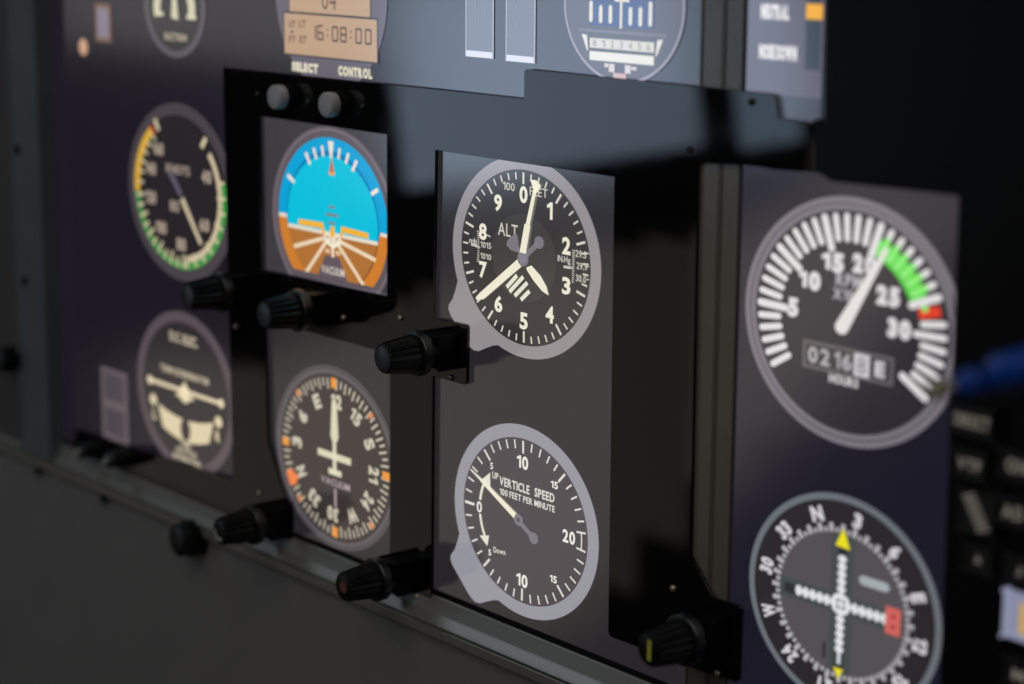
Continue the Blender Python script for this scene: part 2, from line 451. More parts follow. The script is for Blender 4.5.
# ================================================================== airspeed
g = Gauge('airspeed_indicator', 'round airspeed gauge with yellow, green and white arcs, upper of the two far left gauges', 'gauge', -262.5, -1.77, 43.7, group=GRP)
g.part('bezel_ring', (72, 65, 71), 1, Buf().ring(0.86, 1.0))
g.part('dial_face', (38, 33, 37), 2, Buf().disc(0.868))
CR = (204, 188, 156)
g.part('yellow_arc', (214, 168, 58), 3, Buf().ring(0.775, 0.875, -95, -38))
g.part('red_line', (170, 40, 24), 4, Buf().tick(-36.5, 0.76, 0.88, 0.045))
g.part('green_arc', (66, 148, 70), 3, Buf().ring(0.79, 0.865, 76, 265))
g.part('white_arc', CR, 3.5, Buf().ring(0.715, 0.785, 49, 172))
b = Buf()
b.tick(-29.5, 0.76, 0.90, 0.055).tick(38, 0.70, 0.84, 0.06)
for i in range(9): b.tick(76 + i * 12.0, 0.70 if i % 2 else 0.77, 0.85, 0.035)
for i in range(11): b.tick(176 + i * 8.6, 0.70 if i % 2 == 0 else 0.735, 0.85, 0.036)
for i in range(6): b.tick(-87 + i * 9.5, 0.70, 0.80, 0.03)
g.part('tick_marks', (206, 194, 160), 4, b)
b = Buf()
for t, a, r in (('40', 65.4, 0.565), ('60', 124, 0.55), ('80', 179, 0.585), ('100', -140, 0.58), ('120', -102, 0.575), ('140', -69, 0.59), ('160', -41, 0.60)):
    b.text(t, r * math.sin(R_(a)), r * math.cos(R_(a)), 0.15, w=0.20 if len(t) == 3 else 0.17, bold=0.05)
b.text('KNOTS', -0.02, 0.255, 0.105, w=0.44, bold=0.02).text('80', -0.10, -0.165, 0.13, w=0.17, bold=0.02)
g.part('numerals', (172, 156, 140), 4, b)
g.part('counterweight', (98, 90, 108), 5, Buf().bar((0.02, -0.01), (-0.16, 0.20), 0.06, 0.075, rnd=True))
g.part('needle', (206, 192, 160), 5.5, Buf().bar((0.05, -0.06), (0.39, -0.53), 0.065, 0.05))

# ================================================================== turn coordinator
g = Gauge('turn_coordinator', 'round turn coordinator with aeroplane silhouette over a cream inclinometer tube, far left lower row', 'gauge', -262.0, -102.8, 41.6, group=GRP)
g.part('bezel_ring', (86, 76, 82), 1, Buf().ring(0.865, 1.0))
g.part('dial_face', (44, 40, 43), 2, Buf().disc(0.872))
g.part('lettering', (208, 194, 166), 3, Buf().text('D.C. ELEC.', 0.0, 0.67, 0.12, w=0.56, bold=0.03).text('TURN COORDINATOR', 0.0, 0.24, 0.085, w=0.98, bold=0.03).text('2 MIN.', 0.0, -0.63, 0.07, w=0.22, bold=0.03).text('NO PITCH', 0.0, -0.72, 0.07, w=0.40, bold=0.03).text('INFORMATION', 0.0, -0.81, 0.07, w=0.55, bold=0.03))
g.part('aeroplane_silhouette', (222, 206, 172), 4, Buf().bar((-0.72, 0.035), (0.72, 0.035), 0.05).disc(0.055, (-0.72, 0.035), 24).disc(0.055, (0.72, 0.035), 24).disc(0.11, (0, -0.0), 30).rect(-0.17, -0.055, 0.17, -0.01).poly([(-0.035, 0.0), (0.035, 0.0), (0.02, 0.15), (-0.02, 0.15)]))
tube = []
for i in range(21):
    u = -1 + 2 * i / 20; tube.append((u * 0.56, -0.23 - 0.09 * (1 - u * u)))
for i in range(21):
    u = 1 - 2 * i / 20; tube.append((u * 0.47, -0.50 - 0.09 * (1 - u * u)))
g.part('inclinometer_tube', (220, 204, 168), 4, Buf().poly(tube))
g.part('inclinometer_ball', (50, 44, 46), 5, Buf().disc(0.10, (0.0, -0.44), 28, 0.14))
g.part('turn_mark', (220, 204, 168), 4, Buf().disc(0.07, (-0.66, -0.20), 20).text('L', -0.64, -0.38, 0.13, w=0.08, bold=0.03))
g.part('turn_mark', (220, 204, 168), 4, Buf().disc(0.07, (0.66, -0.20), 20).text('R', 0.64, -0.38, 0.13, w=0.09, bold=0.03))

# ================================================================== tachometer
g = Gauge('tachometer', 'large round tachometer with white tick ring, green arc, red mark and hours counter', 'gauge', 171.6, 0.6, 42.5, group=GRP)
g.part('bezel_ring', (120, 114, 122), 1, Buf().ring(0.885, 1.0))
g.part('bezel_groove', (86, 81, 90), 1.4, Buf().ring(0.935, 0.952).ring(0.885, 0.897))
g.part('dial_face', (42, 39, 47), 1.6, Buf().disc(0.892))
b = Buf()
for i in range(36):
    a = -123.5 + i * 7.06
    if i == 28: continue
    b.tick(a, 0.60 if (i in (5, 10, 15, 20, 27, 30, 35)) else 0.665, 0.845, 0.053 if i not in (5, 10, 15, 20, 27, 35) else 0.062, rnd=True)
g.part('tick_marks', (222, 218, 220), 2.5, b)
b = Buf().ring(0.60, 0.745, 18.5, 66)
g.part('green_arc', (84, 214, 60), 2.2, b)
b = Buf()
for i in range(21, 27): b.tick(-123.5 + i * 7.06, 0.675, 0.765, 0.056, rnd=True)
b.tick(-123.5 + 27.6 * 7.06, 0.68, 0.73, 0.05)
g.part('green_ticks', (132, 232, 110), 3, b)
g.part('red_mark', (226, 56, 28), 2.5, Buf().tick(-123.5 + 28 * 7.06, 0.64, 0.83, 0.082))
b = Buf()
for t, x, z in (('5', -0.525, 0.035), ('10', -0.375, 0.28), ('15', -0.165, 0.46), ('20', 0.12, 0.485), ('25', 0.345, 0.27), ('30', 0.455, 0.03)):
    b.text(t, x, z, 0.16, w=0.10 if len(t) == 1 else 0.205, bold=0.075)
g.part('numerals', (220, 216, 218), 3, b)
g.part('lettering', (172, 168, 174), 3, Buf().text('RPM', -0.01, 0.335, 0.105, w=0.24, bold=0.04).text('X100', -0.03, 0.215, 0.095, w=0.25, bold=0.04))
g.part('hours_lettering', (206, 202, 204), 3, Buf().text('HOURS', -0.025, -0.475, 0.075, w=0.27, bold=0.045))
c = g.part('hours_counter', (98, 92, 96), 2.2, Buf().frame(-0.42, -0.435, 0.42, -0.205, 0.028))
g.part('counter_window', (60, 56, 60), 2.0, Buf().rect(-0.40, -0.42, 0.40, -0.22), parent=c)
g.part('counter_digits', (176, 172, 176), 3, Buf().text('0', -0.32, -0.32, 0.135, w=0.09, bold=0.03).text('2', -0.205, -0.32, 0.135, w=0.09, bold=0.03).text('1', -0.09, -0.32, 0.135, w=0.05, bold=0.03).text('6', 0.0, -0.32, 0.135, w=0.09, bold=0.03), parent=c)
g.part('white_drum', (206, 202, 206), 3, Buf().rect(0.065, -0.41, 0.205, -0.23).text('E', 0.30, -0.32, 0.125, w=0.09, bold=0.05), parent=c)
g.part('drum_digit', (110, 106, 110), 4, Buf().text('8', 0.135, -0.32, 0.13, w=0.08, bold=0.0), parent=c)
g.part('needle', (226, 221, 218), 5, Buf().poly([(-0.12, -0.035), (-0.11, -0.08), (-0.07, -0.105), (-0.02, -0.095), (0.005, -0.055), (0.335, 0.62), (0.322, 0.655), (0.30, 0.645)]))

# ================================================================== course deviation indicator
g = Gauge('course_deviation_indicator', 'round course indicator with rotated compass letters, white cross bars, yellow triangles and red flag', 'gauge', 173.2, -97.93, 38.7, group=GRP)
g.part('bezel_ring', (104, 110, 116), 1, Buf().ring(0.935, 1.0))
g.part('dial_face', (42, 38, 41), 2, Buf().disc(0.94))
g.part('inner_disc', (84, 79, 83), 3, Buf().disc(0.655))
b = Buf()
for i in range(72):
    a = i * 5 + 9.5
    b.tick(a, 0.655, 0.735 if i % 2 == 0 else 0.695, 0.042 if i % 2 == 0 else 0.034)
g.part('tick_marks', (176, 174, 176), 4, b)
b = Buf()
for k, t in enumerate(['N', '3', '6', 'E', '12', '15', 'S', '21', '24', 'W', '30', '33']):
    a = -20.3 + k * 30; r = 0.815
    b.text(t, r * math.sin(R_(a)), r * math.cos(R_(a)), 0.14, w=0.145 if len(t) == 2 else (0.125 if t in 'NW' else 0.085), rot=a, bold=0.055)
g.part('compass_letters', (208, 206, 210), 4, b)
g.part('cross_shadow', (70, 76, 75), 3.4, Buf().rect(-0.115, -0.64, 0.12, 0.64).rect(-0.645, -0.10, 0.645, 0.09))  # dark greenish shadow along both bars, drawn in flat colour
g.part('cross_shadow_core', (44, 48, 50), 3.8, Buf().rect(-0.045, -0.63, 0.045, 0.60).rect(-0.60, -0.055, 0.60, 0.04))
b = Buf().bar((0.0, -0.56), (0.0, 0.42), 0.035).bar((-0.48, 0.0), (0.46, 0.0), 0.035)
g.part('deviation_bars', (206, 212, 216), 4.2, b)
b = Buf()
for k in range(1, 6):
    for s in (1, -1):
        b.disc(0.036, (s * (0.07 + k * 0.075), 0.0), 14, 0.05)
        b.disc(0.045, (0.0, s * (0.07 + k * 0.07)), 14, 0.034)
g.part('deviation_dots', (222, 224, 226), 4.6, b)
g.part('hub', (226, 228, 230), 5, Buf().ring(0.055, 0.10))
g.part('hub_dot', (222, 224, 226), 5, Buf().disc(0.022, n=16))
g.part('course_pointer', (236, 222, 30), 5, Buf().poly([(0, 0.70), (0.075, 0.52), (-0.075, 0.53)]))
g.part('reciprocal_pointer', (232, 218, 40), 5, Buf().poly([(0, -0.70), (0.05, -0.60), (-0.05, -0.60)]))
fl = g.part('nav_flag', (206, 100, 94), 5, Buf().rect(0.455, -0.12, 0.605, 0.125))
g.part('flag_marks', (150, 50, 48), 5.4, Buf().rect(0.515, 0.03, 0.555, 0.065).rect(0.515, -0.065, 0.555, -0.03), parent=fl)
g.part('upper_flag', (164, 170, 174), 4.4, Buf().bar((0.22, 0.285), (0.44, 0.285), 0.085, rnd=True))
g.part('side_mark', (30, 34, 36), 4.4, Buf().bar((-0.155, -0.40), (-0.155, -0.55), 0.025))

# ================================================================== upper row items (only their lower parts are in view)
g = Gauge('suction_gauge', 'small round gauge with three cream crescents, cut off at the top far left', 'gauge', *at(175, 5.5), 25.0, group=GRP)
g.part('bezel_ring', (84, 80, 88), 1, Buf().ring(0.86, 1.0))
g.part('dial_face', (42, 40, 43), 2, Buf().disc(0.868))
b = Buf()
b.ring(0.36, 0.58, -110, -40, (-0.10, -0.05)).ring(0.36, 0.58, 40, 110, (0.10, -0.05))
b.poly([(-0.10, -0.24), (0.13, -0.27), (0.05, 0.45), (-0.03, 0.45)])
b.rect(-0.66, -0.22, -0.36, -0.14).rect(0.40, -0.24, 0.70, -0.16)
g.part('crescents', (206, 200, 172), 3, b)
g.part('lettering', (186, 176, 150), 3, Buf().text('SUCTION', 0.02, -0.60, 0.14, w=0.72, bold=0.03))

g = Gauge('digital_clock', 'digital clock with orange lit display reading 16:08:00 above SELECT and CONTROL', 'clock', *at(332.5, 8), 42.5, asp=1.0, group=None)
g.sx = g.sz = 1.0
L_ = g.loc
cl = L_(276.7, 20)[0]; crr = L_(388.2, 30)[0]; cw_ = (crr - cl) / 2; cc = (crr + cl) / 2
g.part('case', (92, 87, 100), 1, Buf().poly([(cc + cw_ * math.sin(2 * math.pi * i / 90), 12 - 6 + 42.5 * math.cos(2 * math.pi * i / 90) + 0) for i in range(90)]))
def P(px, py): return L_(px, py)
x0, z1 = P(285.2, 12.9); x1, z0 = P(378, 62.3)
g.part('display_border', (60, 52, 58), 1.5, Buf().rect(x0 - 0.9, z0 - 0.9, x1 + 0.9, z1 + 0.9).rect(P(290.5, 0)[0] - 0.9, z1 + 0.8, P(370.8, 0)[0] + 0.9, z1 + 40))
g.part('upper_display', (184, 153, 122), 2, Buf().rect(P(290.5, 0)[0], z1 + 1.0, P(370.8, 0)[0], z1 + 40))
dd = g.part('lower_display', (184, 151, 120), 2, Buf().rect(x0, z0, x1, z1))
SEG = {'0': 'abcdef', '1': 'bc', '6': 'acdefg', '8': 'abcdefg'}
def sevenseg(b, ch, x, z, w, h, t):
    m = h / 2
    S = {'a': ((x, z + h), (x + w, z + h)), 'd': ((x, z), (x + w, z)), 'g': ((x, z + m), (x + w, z + m)),
         'f': ((x, z + m), (x, z + h)), 'b': ((x + w, z + m), (x + w, z + h)), 'e': ((x, z), (x, z + m)), 'c': ((x + w, z), (x + w, z + m))}
    for s in SEG[ch]: b.bar(S[s][0], S[s][1], t)
b = Buf()
dw = (x1 - x0)
zz = z0 + (z1 - z0) * 0.42; hh = (z1 - z0) * 0.33
for ch, u in (('1', 0.295), ('6', 0.375), ('0', 0.535), ('8', 0.625), ('0', 0.785), ('0', 0.885)):
    sevenseg(b, ch, x0 + dw * u, zz, dw * 0.055, hh, 0.95)
for u in (0.475, 0.725):
    b.rect(x0 + dw * u, zz + hh * 0.25, x0 + dw * u + 0.9, zz + hh * 0.25 + 0.9).rect(x0 + dw * u, zz + hh * 0.7, x0 + dw * u + 0.9, zz + hh * 0.7 + 0.9)
g.part('time_digits', (84, 66, 60), 3, b, parent=dd)
b = Buf()
hm = z1 - z0
for t, u, v in (('UT', 0.09, 0.74), ('LT', 0.205, 0.76), ('FT', 0.09, 0.36), ('ET', 0.21, 0.38)):
    b.text(t, x0 + dw * u, z0 + hm * v, hm * 0.18, w=dw * 0.075, bold=0.03)
b.poly([(x0 + dw * 0.065, z0 + hm * 0.52), (x0 + dw * 0.115, z0 + hm * 0.52), (x0 + dw * 0.09, z0 + hm * 0.60)])
b.text('04', (x0 + x1) / 2, z1 + 6.8, 8, w=11, bold=0.0)
g.part('mode_letters', (92, 72, 64), 3, b, parent=dd)
b = Buf()
sx_, sz_ = P(306, 67.5); b.text('SELECT', sx_, sz_, 4.2, w=20.5, bold=0.075)
g.part('lettering', (224, 218, 192), 3, b); b = Buf()
sx_, sz_ = P(356, 72.3); b.text('CONTROL', sx_, sz_, 4.4, w=25, bold=0.075)
g.part('lettering', (214, 208, 182), 3, b)

for i, (pl, pr_, pb, lab) in enumerate(((466.3, 494.5, 57.8, 'tall pale translucent bar with a white foot, beside the clock'), (506.5, 536, 62.5, 'tall pale translucent bar with a white foot, beside the top round annunciator dial'))):
    cx, cz = at((pl + pr_) / 2, pb)
    g = Gauge('level_bar', lab, 'level bar', cx, cz, 1, asp=1.0, group='pale bars at the top of the display')
    xl = g.loc(pl, pb)[0]; xr = g.loc(pr_, pb)[0]
    g.part('bar_panel', (100, 101, 116), 1, Buf().rect(xl, 0, xr, 60))
    g.part('bar_edge', (160, 162, 176), 2, Buf().rect(xl, 0, xl + 0.7, 60).rect(xr - 0.7, 0, xr, 60))
    g.part('bar_foot', (208, 208, 216), 3, Buf().rect(xl + 0.7, 0.2, xr - 0.7, 2.6))
    b = Buf()
    for k in range(8):
        u = xl + (xr - xl) * (0.35 + 0.35 * (k % 2)); b.rect(u, 13 + k * 3.6, u + 0.5, 15.4 + k * 3.6)
    g.part('bar_marks', (124, 126, 140), 2, b)

g = Gauge('navigation_dial', 'round dial with blue window, white tick pegs and pale counter strip, at the top edge', 'gauge', *at(628, 5), 1, asp=1.0, group=GRP)
a0 = g.loc(565.3, 5)[0]; a1 = g.loc(686.5, 5)[0]; rr = (a1 - a0) / 2; cx = (a0 + a1) / 2; rz = -g.loc(625, 84)[1]
g.part('dial_face', (70, 67, 76), 2, Buf().disc(rr, (cx, 0), 90, rz))
g.part('bezel_ring', (150, 142, 156), 3, Buf().quadstrip([(cx + rr * math.sin(R_(a)), rz * math.cos(R_(a))) for a in range(0, 361, 4)], [(cx + (rr - 1.0) * math.sin(R_(a)), (rz - 1.0) * math.cos(R_(a))) for a in range(0, 361, 4)]))
q0 = g.loc(590, 22); q1 = g.loc(655, 22)
g.part('blue_window', (32, 58, 112), 3, Buf().rect(q0[0], g.loc(620, 27)[1], q1[0], 30))
b = Buf()
pegs = [(592.3, 19.5, 3, 4), (602, 20.5, 7.5, 4), (611.7, 21, 7.5, 4), (631.7, 23, 9.5, 4), (641.6, 24, 9.5, 4), (651.6, 24, 4, 4.6)]
for px, pb, pt, w in pegs:
    x, zb = g.loc(px, pb); _, zt = g.loc(px, pt); b.bar((x, zb), (x, zt), 1.9, 1.9, rnd=True)
x, zb = g.loc(622.2, 28.5); b.bar((x, zb), (x, zb + 30), 1.3, 1.3)
x, zb = g.loc(627, 2); b.rect(x - 6, zb, x + 2, zb + 4)
g.part('scale_pegs', (216, 208, 196), 4, b)
def R4(p0, p1, p2, p3): return [g.loc(*p) for p in (p0, p1, p2, p3)]
zA, zB, zC, zD = g.loc(623, 40)[1], g.loc(623, 50)[1], g.loc(623, 53.5)[1], g.loc(623, 62.5)[1]
xa, xb = g.loc(591, 50)[0], g.loc(655.5, 50)[0]
g.part('counter_strip', (206, 200, 190), 4, Buf().rect(xa, zB, xb, zA))
b = Buf()
for i in range(7):
    b.text('0123456'[i] if i else '8', xa + (xb - xa) * (0.08 + i * 0.14), (zA + zB) / 2, 2.6, w=1.9, bold=0.0)
g.part('strip_digits', (128, 120, 116), 5, b)
g.part('lower_strip', (222, 216, 206), 4, Buf().rect(xa, zD, xb, zC))
dx = (xb - xa)
g.part('strip_bracket', (216, 210, 202), 4, Buf().poly([(xa - 4.6, zA + 1.2), (xa - 1.6, zA + 1.0), (xa - 0.8, zB - 1.0), (xa - 1.4, zC)]))
g.part('strip_bracket', (216, 210, 202), 4, Buf().poly([(xb + 4.6, zA + 1.2), (xb + 1.6, zA + 1.0), (xb + 0.8, zB - 1.0), (xb + 1.4, zC)]))
zE = zD - 0.8
g.part('lower_blocks', (204, 196, 192), 4, Buf().rect(xa + dx * 0.24, zE - 1.4, xa + dx * 0.30, zE).rect(xa + dx * 0.31, zE - 3.0, xa + dx * 0.40, zE).rect(xa + dx * 0.56, zE - 3.0, xa + dx * 0.65, zE).rect(xa + dx * 0.66, zE - 1.6, xa + dx * 0.74, zE - 0.4))
g.part('pink_block', (196, 160, 160), 4, Buf().rect(xa + dx * 0.38, zE - 5.0, xa + dx * 0.58, zE - 3.2))
g.part('dial_frame', (104, 99, 112), 3.4, Buf().rect(xa - 6.5, zA + 2.2, xb + 6.5, zA + 3.2).rect(xa - 5, zD - 14, xa - 4.2, zD - 7).rect(xb + 4.2, zD - 14, xb + 5, zD - 7))

g = Gauge('trim_indicator', 'trim indicator lettered NEUTRAL and NOSE DOWN with an amber marker at the top right', 'indicator', *at(788, 60), 1, asp=1.0)
xl, _ = g.loc(747.5, 60); xr, _ = g.loc(823.5, 60)
g.part('plate', (92, 88, 102), 1, Buf().rect(xl, g.loc(787, 118)[1], xr, 60), grain=0.05)
s0, s1 = g.loc(806, 60)[0], g.loc(821, 60)[0]
g.part('plate_shade', (62, 64, 76), 1.5, Buf().rect(xl, g.loc(787, 119)[1], xr, g.loc(800, 97)[1]))  # shade on the plate's lower end, painted as a darker strip
g.part('slot', (50, 56, 66), 2, Buf().rect(s0, g.loc(812, 70)[1], s1, 60))
zt, zb = g.loc(817, 4)[1], g.loc(817, 19.5)[1]
g.part('marker', (240, 172, 34), 3, Buf().rect(g.loc(807.5, 12)[0], zb, g.loc(824, 12)[0], zt))
x, z = g.loc(776, 12); x2, z2 = g.loc(779, 52.5)
g.part('lettering', (236, 232, 232), 3, Buf().text('NEUTRAL', x, z, 5.2, w=13, bold=0.075))
g.part('lettering', (236, 232, 232), 3, Buf().text('NOSE DOWN', x2, z2, 5.2, w=17.5, bold=0.075))

g = Gauge('marker_light', 'small orange dot beside a lavender square lamp in the top left corner of the display', 'indicator light', *at(95, 35), 1, asp=1.0)
x, z = g.loc(84, 47)
g.part('orange_dot', (206, 160, 134), 2, Buf().disc(4.3, (x, z), 32))
x, z = g.loc(104, 23)
g.part('lamp_border', (118, 90, 74), 2, Buf().rect(x - 7.8, z - 9.6, x + 7.8, z + 9.6))
g.part('lamp_square', (128, 120, 136), 3, Buf().rect(x - 5.6, z - 7.4, x + 5.6, z + 7.4))

g = Gauge('rocker_switch_icon', 'small grey double rocker switch drawn left of the turn coordinator', 'switch', *at(115, 405), 1, asp=1.0)
xl, zt = g.loc(101.5, 368); xr, zb = g.loc(129.5, 443)
zt = g.loc(115, 370)[1]; zb = g.loc(115, 440)[1]; zm = (zt + zb) / 2
g.part('switch_plate', (98, 88, 92), 1, Buf().rect(xl, zb, xr, zt))
g.part('rocker', (72, 66, 72), 2, Buf().rect(xl + 3.2, zm + 2.2, xr - 3.2, zt - 2.6))
g.part('rocker', (70, 64, 70), 2, Buf().rect(xl + 3.2, zb + 2.6, xr - 3.2, zm - 2.2))

# ================================================================== solid helpers
def slab(name, outline, y0, y1, m, parent=None, holes=(), bevel=0.35, radius=None):
    """flat board of outline (mm, x/z) between y0 (back) and y1 (front) with rounded corners and holes"""
    def rnd(pts, rads):
        out = []; n = len(pts)
        for i, p in enumerate(pts):
            r = rads[i]
            if not r: out.append(p); continue
            a, c = pts[i - 1], pts[(i + 1) % n]
            va = Vector((a[0] - p[0], a[1] - p[1])); vc = Vector((c[0] - p[0], c[1] - p[1]))
            la, lc = va.length, vc.length; va.normalize(); vc.normalize()
            rr = min(r, la * 0.45, lc * 0.45)
            A = Vector(p) + va * rr; Cc = Vector(p) + vc * rr
            for k in range(6):
                t = k / 5; q = A * (1 - t) ** 2 + Vector(p) * 2 * t * (1 - t) + Cc * t * t
                out.append((q.x, q.y))
        return out
    cu = bpy.data.curves.new(name, 'CURVE'); cu.dimensions = '2D'; cu.fill_mode = 'BOTH'
    for pts in [outline] + list(holes):
        rads = [(p[2] if len(p) > 2 else (radius or 0)) for p in pts]
        q = rnd([(p[0], p[1]) for p in pts], rads)
        sp = cu.splines.new('POLY'); sp.points.add(len(q) - 1); sp.use_cyclic_u = True
        for k, (x, z) in enumerate(q): sp.points[k].co = (x * MM, z * MM, 0, 1)
    th = abs(y1 - y0) / 2
    cu.extrude = (th - bevel) * MM if bevel else th * MM
    cu.bevel_depth = bevel * MM; cu.bevel_resolution = 2; cu.offset = -bevel * MM
    o = bpy.data.objects.new(name, cu); COL.objects.link(o)
    dg = bpy.context.evaluated_depsgraph_get(); dg.update()
    me = bpy.data.meshes.new_from_object(o.evaluated_get(dg))
    bpy.data.objects.remove(o); bpy.data.curves.remove(cu)
    me.transform(Matrix.Translation((0, (y0 + y1) / 2 * MM, 0)) @ Matrix.Rotation(math.pi / 2, 4, 'X'))
    me.materials.clear(); me.materials.append(m)
    o = bpy.data.objects.new(name, me); COL.objects.link(o)
    if parent is not None:
        o.parent = parent; o.location = -parent.location
    return o

def box_bm(x0, x1, y0, y1, z0, z1, bev=0.5, seg_=2):
    bm = bmesh.new(); bmesh.ops.create_cube(bm, size=1)
    for v in bm.verts:
        v.co = Vector(((x0 + x1) / 2 + v.co.x * (x1 - x0), (y0 + y1) / 2 + v.co.y * (y1 - y0), (z0 + z1) / 2 + v.co.z * (z1 - z0))) * MM
    if bev: bmesh.ops.bevel(bm, geom=bm.edges[:], offset=bev * MM, segments=seg_, affect='EDGES')
    return bm

def lathe_bm(prof, n=48, flute=None, cx=0.0, cz=0.0):
    """profile of (height off the panel, radius, flute depth) turned about the -y axis"""
    bm = bmesh.new(); rings = []
    for hgt, r, fd in prof:
        row = []
        for i in range(n):
            a = 2 * math.pi * i / n
            k = r - fd * (0.5 - 0.5 * math.cos(a * (flute or 1))) ** 0.7 if fd else r
            row.append(bm.verts.new(((cx + k * math.cos(a)) * MM, -hgt * MM, (cz + k * math.sin(a)) * MM)))
        rings.append(row)
    for a, b_ in zip(rings, rings[1:]):
        for i in range(n): bm.faces.new((a[i], a[(i + 1) % n], b_[(i + 1) % n], b_[i]))
    bm.faces.new(rings[0]); bm.faces.new(rings[-1])
    return bm

def rail_bm(x0, x1, prof):
    """profile of (y, z) extruded along x"""
    bm = bmesh.new()
    A = [bm.verts.new((x0 * MM, y * MM, z * MM)) for y, z in prof]
    B = [bm.verts.new((x1 * MM, y * MM, z * MM)) for y, z in prof]
    n = len(prof)
    for i in range(n): bm.faces.new((A[i], A[(i + 1) % n], B[(i + 1) % n], B[i]))
    bm.faces.new(A); bm.faces.new(B)
    return bm

def pts(Y, *p): return [(*at(q[0], q[1], Y), *(q[2:3])) for q in p]

# ================================================================== monitors
t = thing('display_monitor', 'large flat display with dark violet background behind the left and centre gauges', 'monitor', -145, 10, -150)
def child(o, par): o.parent = par; o.location = -par.location; return o
sl = slab('screen', [(-394, -151.9), (98, -151.9), (98, 130), (-394, 130)], 6, -0.1, lit((25, 21, 31), 0.07), t, bevel=0)
bz = Buf()
def screen_patch(name, x0, x1, z0, z1, rgb, par):
    o = draw(name, Buf().rect(x0, z0, x1, z1), lit(rgb, 0.09), par, 0); o.location = Vector((0, -0.0002, 0)) - par.location; return o
# drawn backgrounds of the pictured panel
screen_patch('drawn_panel', -196, 97.5, -151.8, 42, (38, 36, 39), t)
for args in ((97.5, 110.5, 'a'), ):
    o = child(link_bm('bezel', box_bm(98.2, 109.0, 8, -0.6, -157, 130, 0.6), M_bezel), t)
o = child(link_bm('bezel', box_bm(-401, -394.2, 8, -0.6, -157, 130, 0.6), M_gap), t)
o = child(link_bm('bezel', box_bm(-401, 98, 8, -0.6, -158, -152.0, 0.4), M_gap), t)
t = thing('display_monitor', 'second flat display with slate violet background behind the tachometer and course indicator', 'monitor', 170, 10, -150)
slab('screen', [(119.4, -151.9), (232, -151.9), (232, 130), (119.4, 130)], 6, -0.1, lit((26, 24, 37), 0.06), t, bevel=0)
o = child(link_bm('bezel', box_bm(109.6, 119.0, 8, -0.55, -157, 130, 0.6), M_bezel), t)
o = child(link_bm('bezel', box_bm(110, 232, 8, -0.6, -158, -152.0, 0.4), M_gap), t)

# ================================================================== black front board
YB = -2.3
BZ = -150.0
outer = pts(YB, (222.8, 66.8, 1.2), (524, 98.6), (524, 68.9, 2.2), (772, 94.0, 1.0), (775.5, 98), (778.5, 118.5), (816, 123.5), (819, 172.8), (769, 169.5, 1), (767, 168), (744, 165.3),
            (697.5, 163), (690.0, 556), (713, 598, 2), (741, 607, 2), (738, 683, 2), (704, 672), (684, 664), (608, 636, 3), (614.2, 177), (435.3, 150),
            (433.2, 318), (467.2, 325, 2), (466.3, 385.5, 2), (432.7, 376), (430.8, 605, 1), (389.6, 588), (389.8, 353.9), (264.6, 319.6),
            (267.5, 440), (284, 497, 2), (291.5, 504, 1), (291, 546, 1), (72.5, 449.5), (76, 429), (232.8, 479.5))
hole = pts(YB, (258.6, 116), (386.7, 134.6), (386.9, 296), (262.2, 269.3))
tb = thing('front_board', 'glossy black cut-out board in front of the displays, with openings around the gauges', 'panel board', 20, YB, 60)
slab('board', outer, -0.7, YB, M_board, tb, holes=[hole], bevel=0.15)
def screw(px, py, r=1.5, Y=YB, par=tb, m=M_screw):
    x, z = at(px, py, Y)
    bm = lathe_bm([(-Y - 0.2, r, 0), (-Y + 0.7, r, 0), (-Y + 1.1, r * 0.7, 0), (-Y + 1.15, r * 0.42, 0), (-Y + 0.5, r * 0.38, 0)], n=20, cx=x, cz=z)
    return child(link_bm('screw', bm, m, smooth=True), par)
for p in ((258, 94), (308.5, 101.7), (363, 106.4), (343.8, 317.6), (400.6, 318), (451, 377.5), (236.6, 327), (259.6, 493.3), (417.4, 596.2), (673.6, 588.3), (718, 673.5), (752, 102), (690, 151)):
    screw(*p, r=1.25, m=M_screw if p[1] > 300 else M_screwb)

# ================================================================== right-hand black console
tr = thing('radio_console', 'black radio console filling the right edge, with rows of blurred pale key legends', 'radio', 260, -10, -150)
YR = -20.0
ro = pts(YR, (826.5, -60), (1240, -60), (1240, 800), (937, 800), (940.5, 660), (958.5, 196), (831, 181.5), (819, 173.5), (814, 172.5), (813, 119.5), (824, 118))
slab('console_face', ro, -3.4, YR, M_side, tr, bevel=0.3)
def key(px, py, w, h, text, tw, th, col=M_ink_glow, rot=0):
    x, z = at(px, py, -23)
    k = child(link_bm('key', box_bm(x - w / 2, x + w / 2, YR + 0.2, -22.4, z - h / 2, z + h / 2, 0.8), mat('key_plastic', (0.012, 0.012, 0.013), rough=0.45)), tr)
    if text:
        b = Buf().text(text, 0, 0, th, w=tw, bold=0.04, rot=rot)
        o = draw('legend', b, col, k, 0); o.location = (x * MM, -22.6 * MM, z * MM)
    return k
key(971, 422, 16, 9, 'DIRECT', 13.5, 4.2)
key(968, 465, 13, 9, 'VTF', 9, 3.8)
key(1016, 467, 14, 9, 'ON', 8, 4.4)
k_ = key(975, 513, 14, 14, None, 0, 0)
x, z = at(975, 513, -23)
b = Buf()
for i in range(9):
    u = -5.2 + i * 1.3; b.bar((u * 0.60 - 2.3, -u * 0.95 - 0.9), (u * 0.60 + 2.3, -u * 0.95 + 0.9), 0.75)
o = draw('ridged_slider', b, M_ink_glow, k_, 0); o.location = (x * MM, -22.6 * MM, z * MM)
key(1012, 513, 14, 9, 'AD', 8, 4.2)
key(977, 560, 11, 9, 'A', 2.6, 3.0)
key(1018, 572, 12, 9, 'J', 2.2, 3.0)
key(1018, 676, 12, 9, 'M', 5, 3.4)
